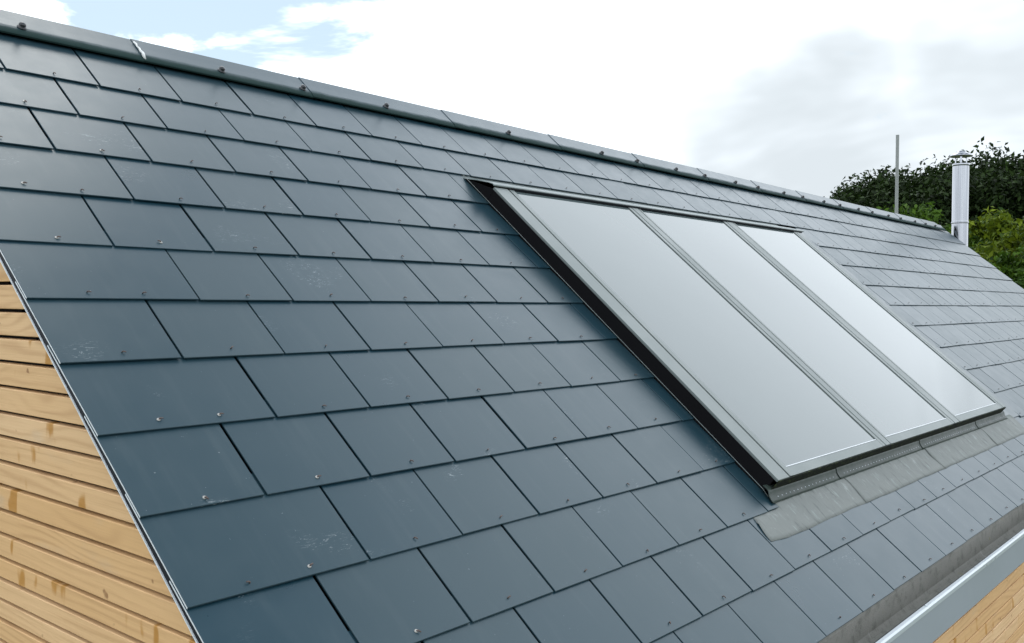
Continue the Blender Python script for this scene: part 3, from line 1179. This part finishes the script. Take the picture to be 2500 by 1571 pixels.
def leaf_cloud(centres, per, spread, size, shape='leaf', seed=1, flat=0.75):
    r = np.random.default_rng(seed)
    n = len(centres) * per
    c = np.repeat(np.array([q[:3] for q in centres]), per, axis=0)
    rad = np.repeat(np.array([q[3] for q in centres]), per)
    dv = r.normal(size=(n, 3))
    dv /= np.linalg.norm(dv, axis=1, keepdims=True)
    rr = rad * (0.15 + 0.85 * r.random(n) ** 0.75) * spread
    pos = c + dv * rr[:, None] * np.array([1, 1, flat])
    nv = r.normal(size=(n, 3)) + dv * 0.8 + np.array([0, 0, 0.5])
    nv /= np.linalg.norm(nv, axis=1, keepdims=True)
    a = np.cross(nv, r.normal(size=(n, 3)))
    a /= np.linalg.norm(a, axis=1, keepdims=True)
    b = np.cross(nv, a)
    sz = size * (0.6 + 0.8 * r.random(n))
    fold = nv * (sz * 0.22)[:, None]
    A = pos - a * sz[:, None]
    B = pos + b * (sz * 0.48)[:, None] + fold
    Cc = pos + a * sz[:, None] * 1.05
    Dd = pos - b * (sz * 0.48)[:, None] + fold
    vs = np.stack([A, B, Cc, Dd], axis=1).reshape(-1, 3)
    return vs, n


def build_leaf_mesh(name, vs, n, mat, seed):
    me = bpy.data.meshes.new(name)
    me.vertices.add(4 * n)
    me.vertices.foreach_set('co', vs.astype(np.float32).ravel())
    me.loops.add(4 * n)
    me.loops.foreach_set('vertex_index', np.arange(4 * n, dtype=np.int32))
    me.polygons.add(n)
    me.polygons.foreach_set('loop_start', np.arange(0, 4 * n, 4, dtype=np.int32))
    me.polygons.foreach_set('loop_total', np.full(n, 4, dtype=np.int32))
    me.update(calc_edges=True)
    at = me.attributes.new('tint', 'FLOAT', 'POINT')
    r = np.random.default_rng(seed + 99)
    cl = np.repeat(np.clip(r.normal(0.45, 0.28, n), 0, 1), 4)
    at.data.foreach_set('value', cl.astype(np.float32))
    me.materials.append(mat)
    me.validate()
    return me


def tree(name, base, height, crown_r, crown_h, label, category, mat, nclump, per, leaf, seed, group=None, trunk_r=0.2, stems=1, squash=1.0, crown_base=None):
    r = random.Random(seed)
    root = bpy.data.objects.new(name, None)
    root.location = base
    COL.objects.link(root)
    tag(root, label, category, group)
    B = Vector(base)
    cz = height - crown_h / 2
    tb = MB()
    for sidx in range(stems):
        ang = r.uniform(0, 6.28)
        off = Vector((math.cos(ang), math.sin(ang), 0)) * (0.0 if stems == 1 else r.uniform(0.1, 0.5))
        top = B + off * 3 + Vector((r.uniform(-0.3, 0.3), r.uniform(-0.3, 0.3), cz + crown_h * 0.15))
        mid = B + off * 1.6 + Vector((r.uniform(-0.15, 0.15), r.uniform(-0.15, 0.15), cz * 0.5))
        tb.tube([B + off + Vector((0, 0, -0.1)), mid, top], [trunk_r * 1.25, trunk_r * 0.8, trunk_r * 0.25], 9)
        for k in range(8 if stems == 1 else 4):
            t = 0.45 + 0.5 * k / 8
            st = mid.lerp(top, (t - 0.45) / 0.55) if t > 0.5 else B.lerp(mid, t * 1.7)
            a = k * 2.4 + r.uniform(-0.4, 0.4)
            en = Vector((B.x, B.y, B.z + cz)) + Vector((math.cos(a) * crown_r * 0.8, math.sin(a) * crown_r * 0.8, r.uniform(-0.25, 0.45) * crown_h))
            kn = st.lerp(en, 0.5) + Vector((0, 0, 0.15 * crown_h * r.random()))
            tb.tube([st, kn, en], [trunk_r * 0.38, trunk_r * 0.22, trunk_r * 0.06], 6)
    link('trunk', tb.mesh('trunk', M_BARK), root)
    cl = []
    for k in range(nclump):
        # clumps crowd the outer shell; the outline is uneven
        while True:
            v = Vector((r.uniform(-1, 1), r.uniform(-1, 1), r.uniform(-1, 1)))
            if 0.05 < v.length < 1:
                break
        v = v.normalized() * (r.random() ** (0.30 if k % 3 else 0.8))
        lob = 1.0 + 0.08 * math.sin(3 * math.atan2(v.y, v.x) + seed) + 0.06 * math.sin(5 * v.z + seed * 2)
        cl.append((B.x + v.x * crown_r * lob, B.y + v.y * crown_r * lob, B.z + cz + v.z * crown_h / 2 * 0.95,
                   r.uniform(0.55, 1.15) * crown_r * 0.23 * squash))
    vs, n = leaf_cloud(cl, per, 1.0, leaf, seed=seed)
    # a few sprigs standing out from the outline
    link('crown', build_leaf_mesh('crown', vs, n, mat, seed), root)
    return root


LEAF_OAK = mat_leaf('oak_leaf', (0.004, 0.008, 0.003), (0.026, 0.050, 0.010), 0.14)
LEAF_MID = mat_leaf('hazel_leaf', (0.010, 0.030, 0.004), (0.070, 0.135, 0.012), 0.25)
LEAF_YEL = mat_leaf('yellow_hedge_leaf', (0.012, 0.036, 0.004), (0.150, 0.200, 0.012), 0.28)  # yellow-green leaf colour of the brighter shrubs

GZ = GROUND_Z


def tree_at(x, y):
    return (x, y, GZ)


OAKG = 'dark trees beyond the far end of the roof'
SHG = 'green shrubs behind the flue'
tree('oak_tree', tree_at(30.2, 10.0), 6.70, 3.3, 5.8, 'small dark oak, leftmost of the trees behind the ridge and scaffold tube', 'tree', LEAF_OAK, 560, 240, 0.092, 3, OAKG, 0.22)
tree('oak_tree', tree_at(34.0, 7.6), 8.50, 4.1, 7.2, 'dark oak crown rising between the scaffold tube and the flue', 'tree', LEAF_OAK, 700, 240, 0.096, 5, OAKG, 0.28)
tree('oak_tree', tree_at(36.2, 5.2), 8.95, 4.6, 7.6, 'tall dark oak directly behind and right of the flue cowl', 'tree', LEAF_OAK, 760, 260, 0.096, 8, OAKG, 0.30)
tree('oak_tree', tree_at(37.6, -0.2), 8.05, 5.0, 7.6, 'tall dark oak cut off by the right edge of the picture', 'tree', LEAF_OAK, 760, 260, 0.096, 12, OAKG, 0.32)
tree('hazel_shrub', tree_at(25.5, 4.9), 6.40, 1.9, 5.2, 'mid green hazel shrub left of the flue, below the oaks', 'shrub', LEAF_MID, 260, 130, 0.075, 21, SHG, 0.07, 4)
tree('hazel_shrub', tree_at(24.2, 2.9), 6.00, 1.8, 5.2, 'yellow-green shrub close on the right of the flue', 'shrub', LEAF_YEL, 260, 130, 0.072, 25, SHG, 0.07, 4)
tree('hazel_shrub', tree_at(22.6, 0.8), 6.05, 1.9, 5.2, 'yellow-green shrub at the right edge of the picture above the verge', 'shrub', LEAF_YEL, 270, 130, 0.072, 28, SHG, 0.07, 4)
tree('hazel_shrub', tree_at(19.2, 1.15), 4.95, 1.45, 4.0, 'lower bright green shrub nearest the far verge of the roof', 'shrub', LEAF_MID, 220, 130, 0.060, 33, SHG, 0.06, 4)
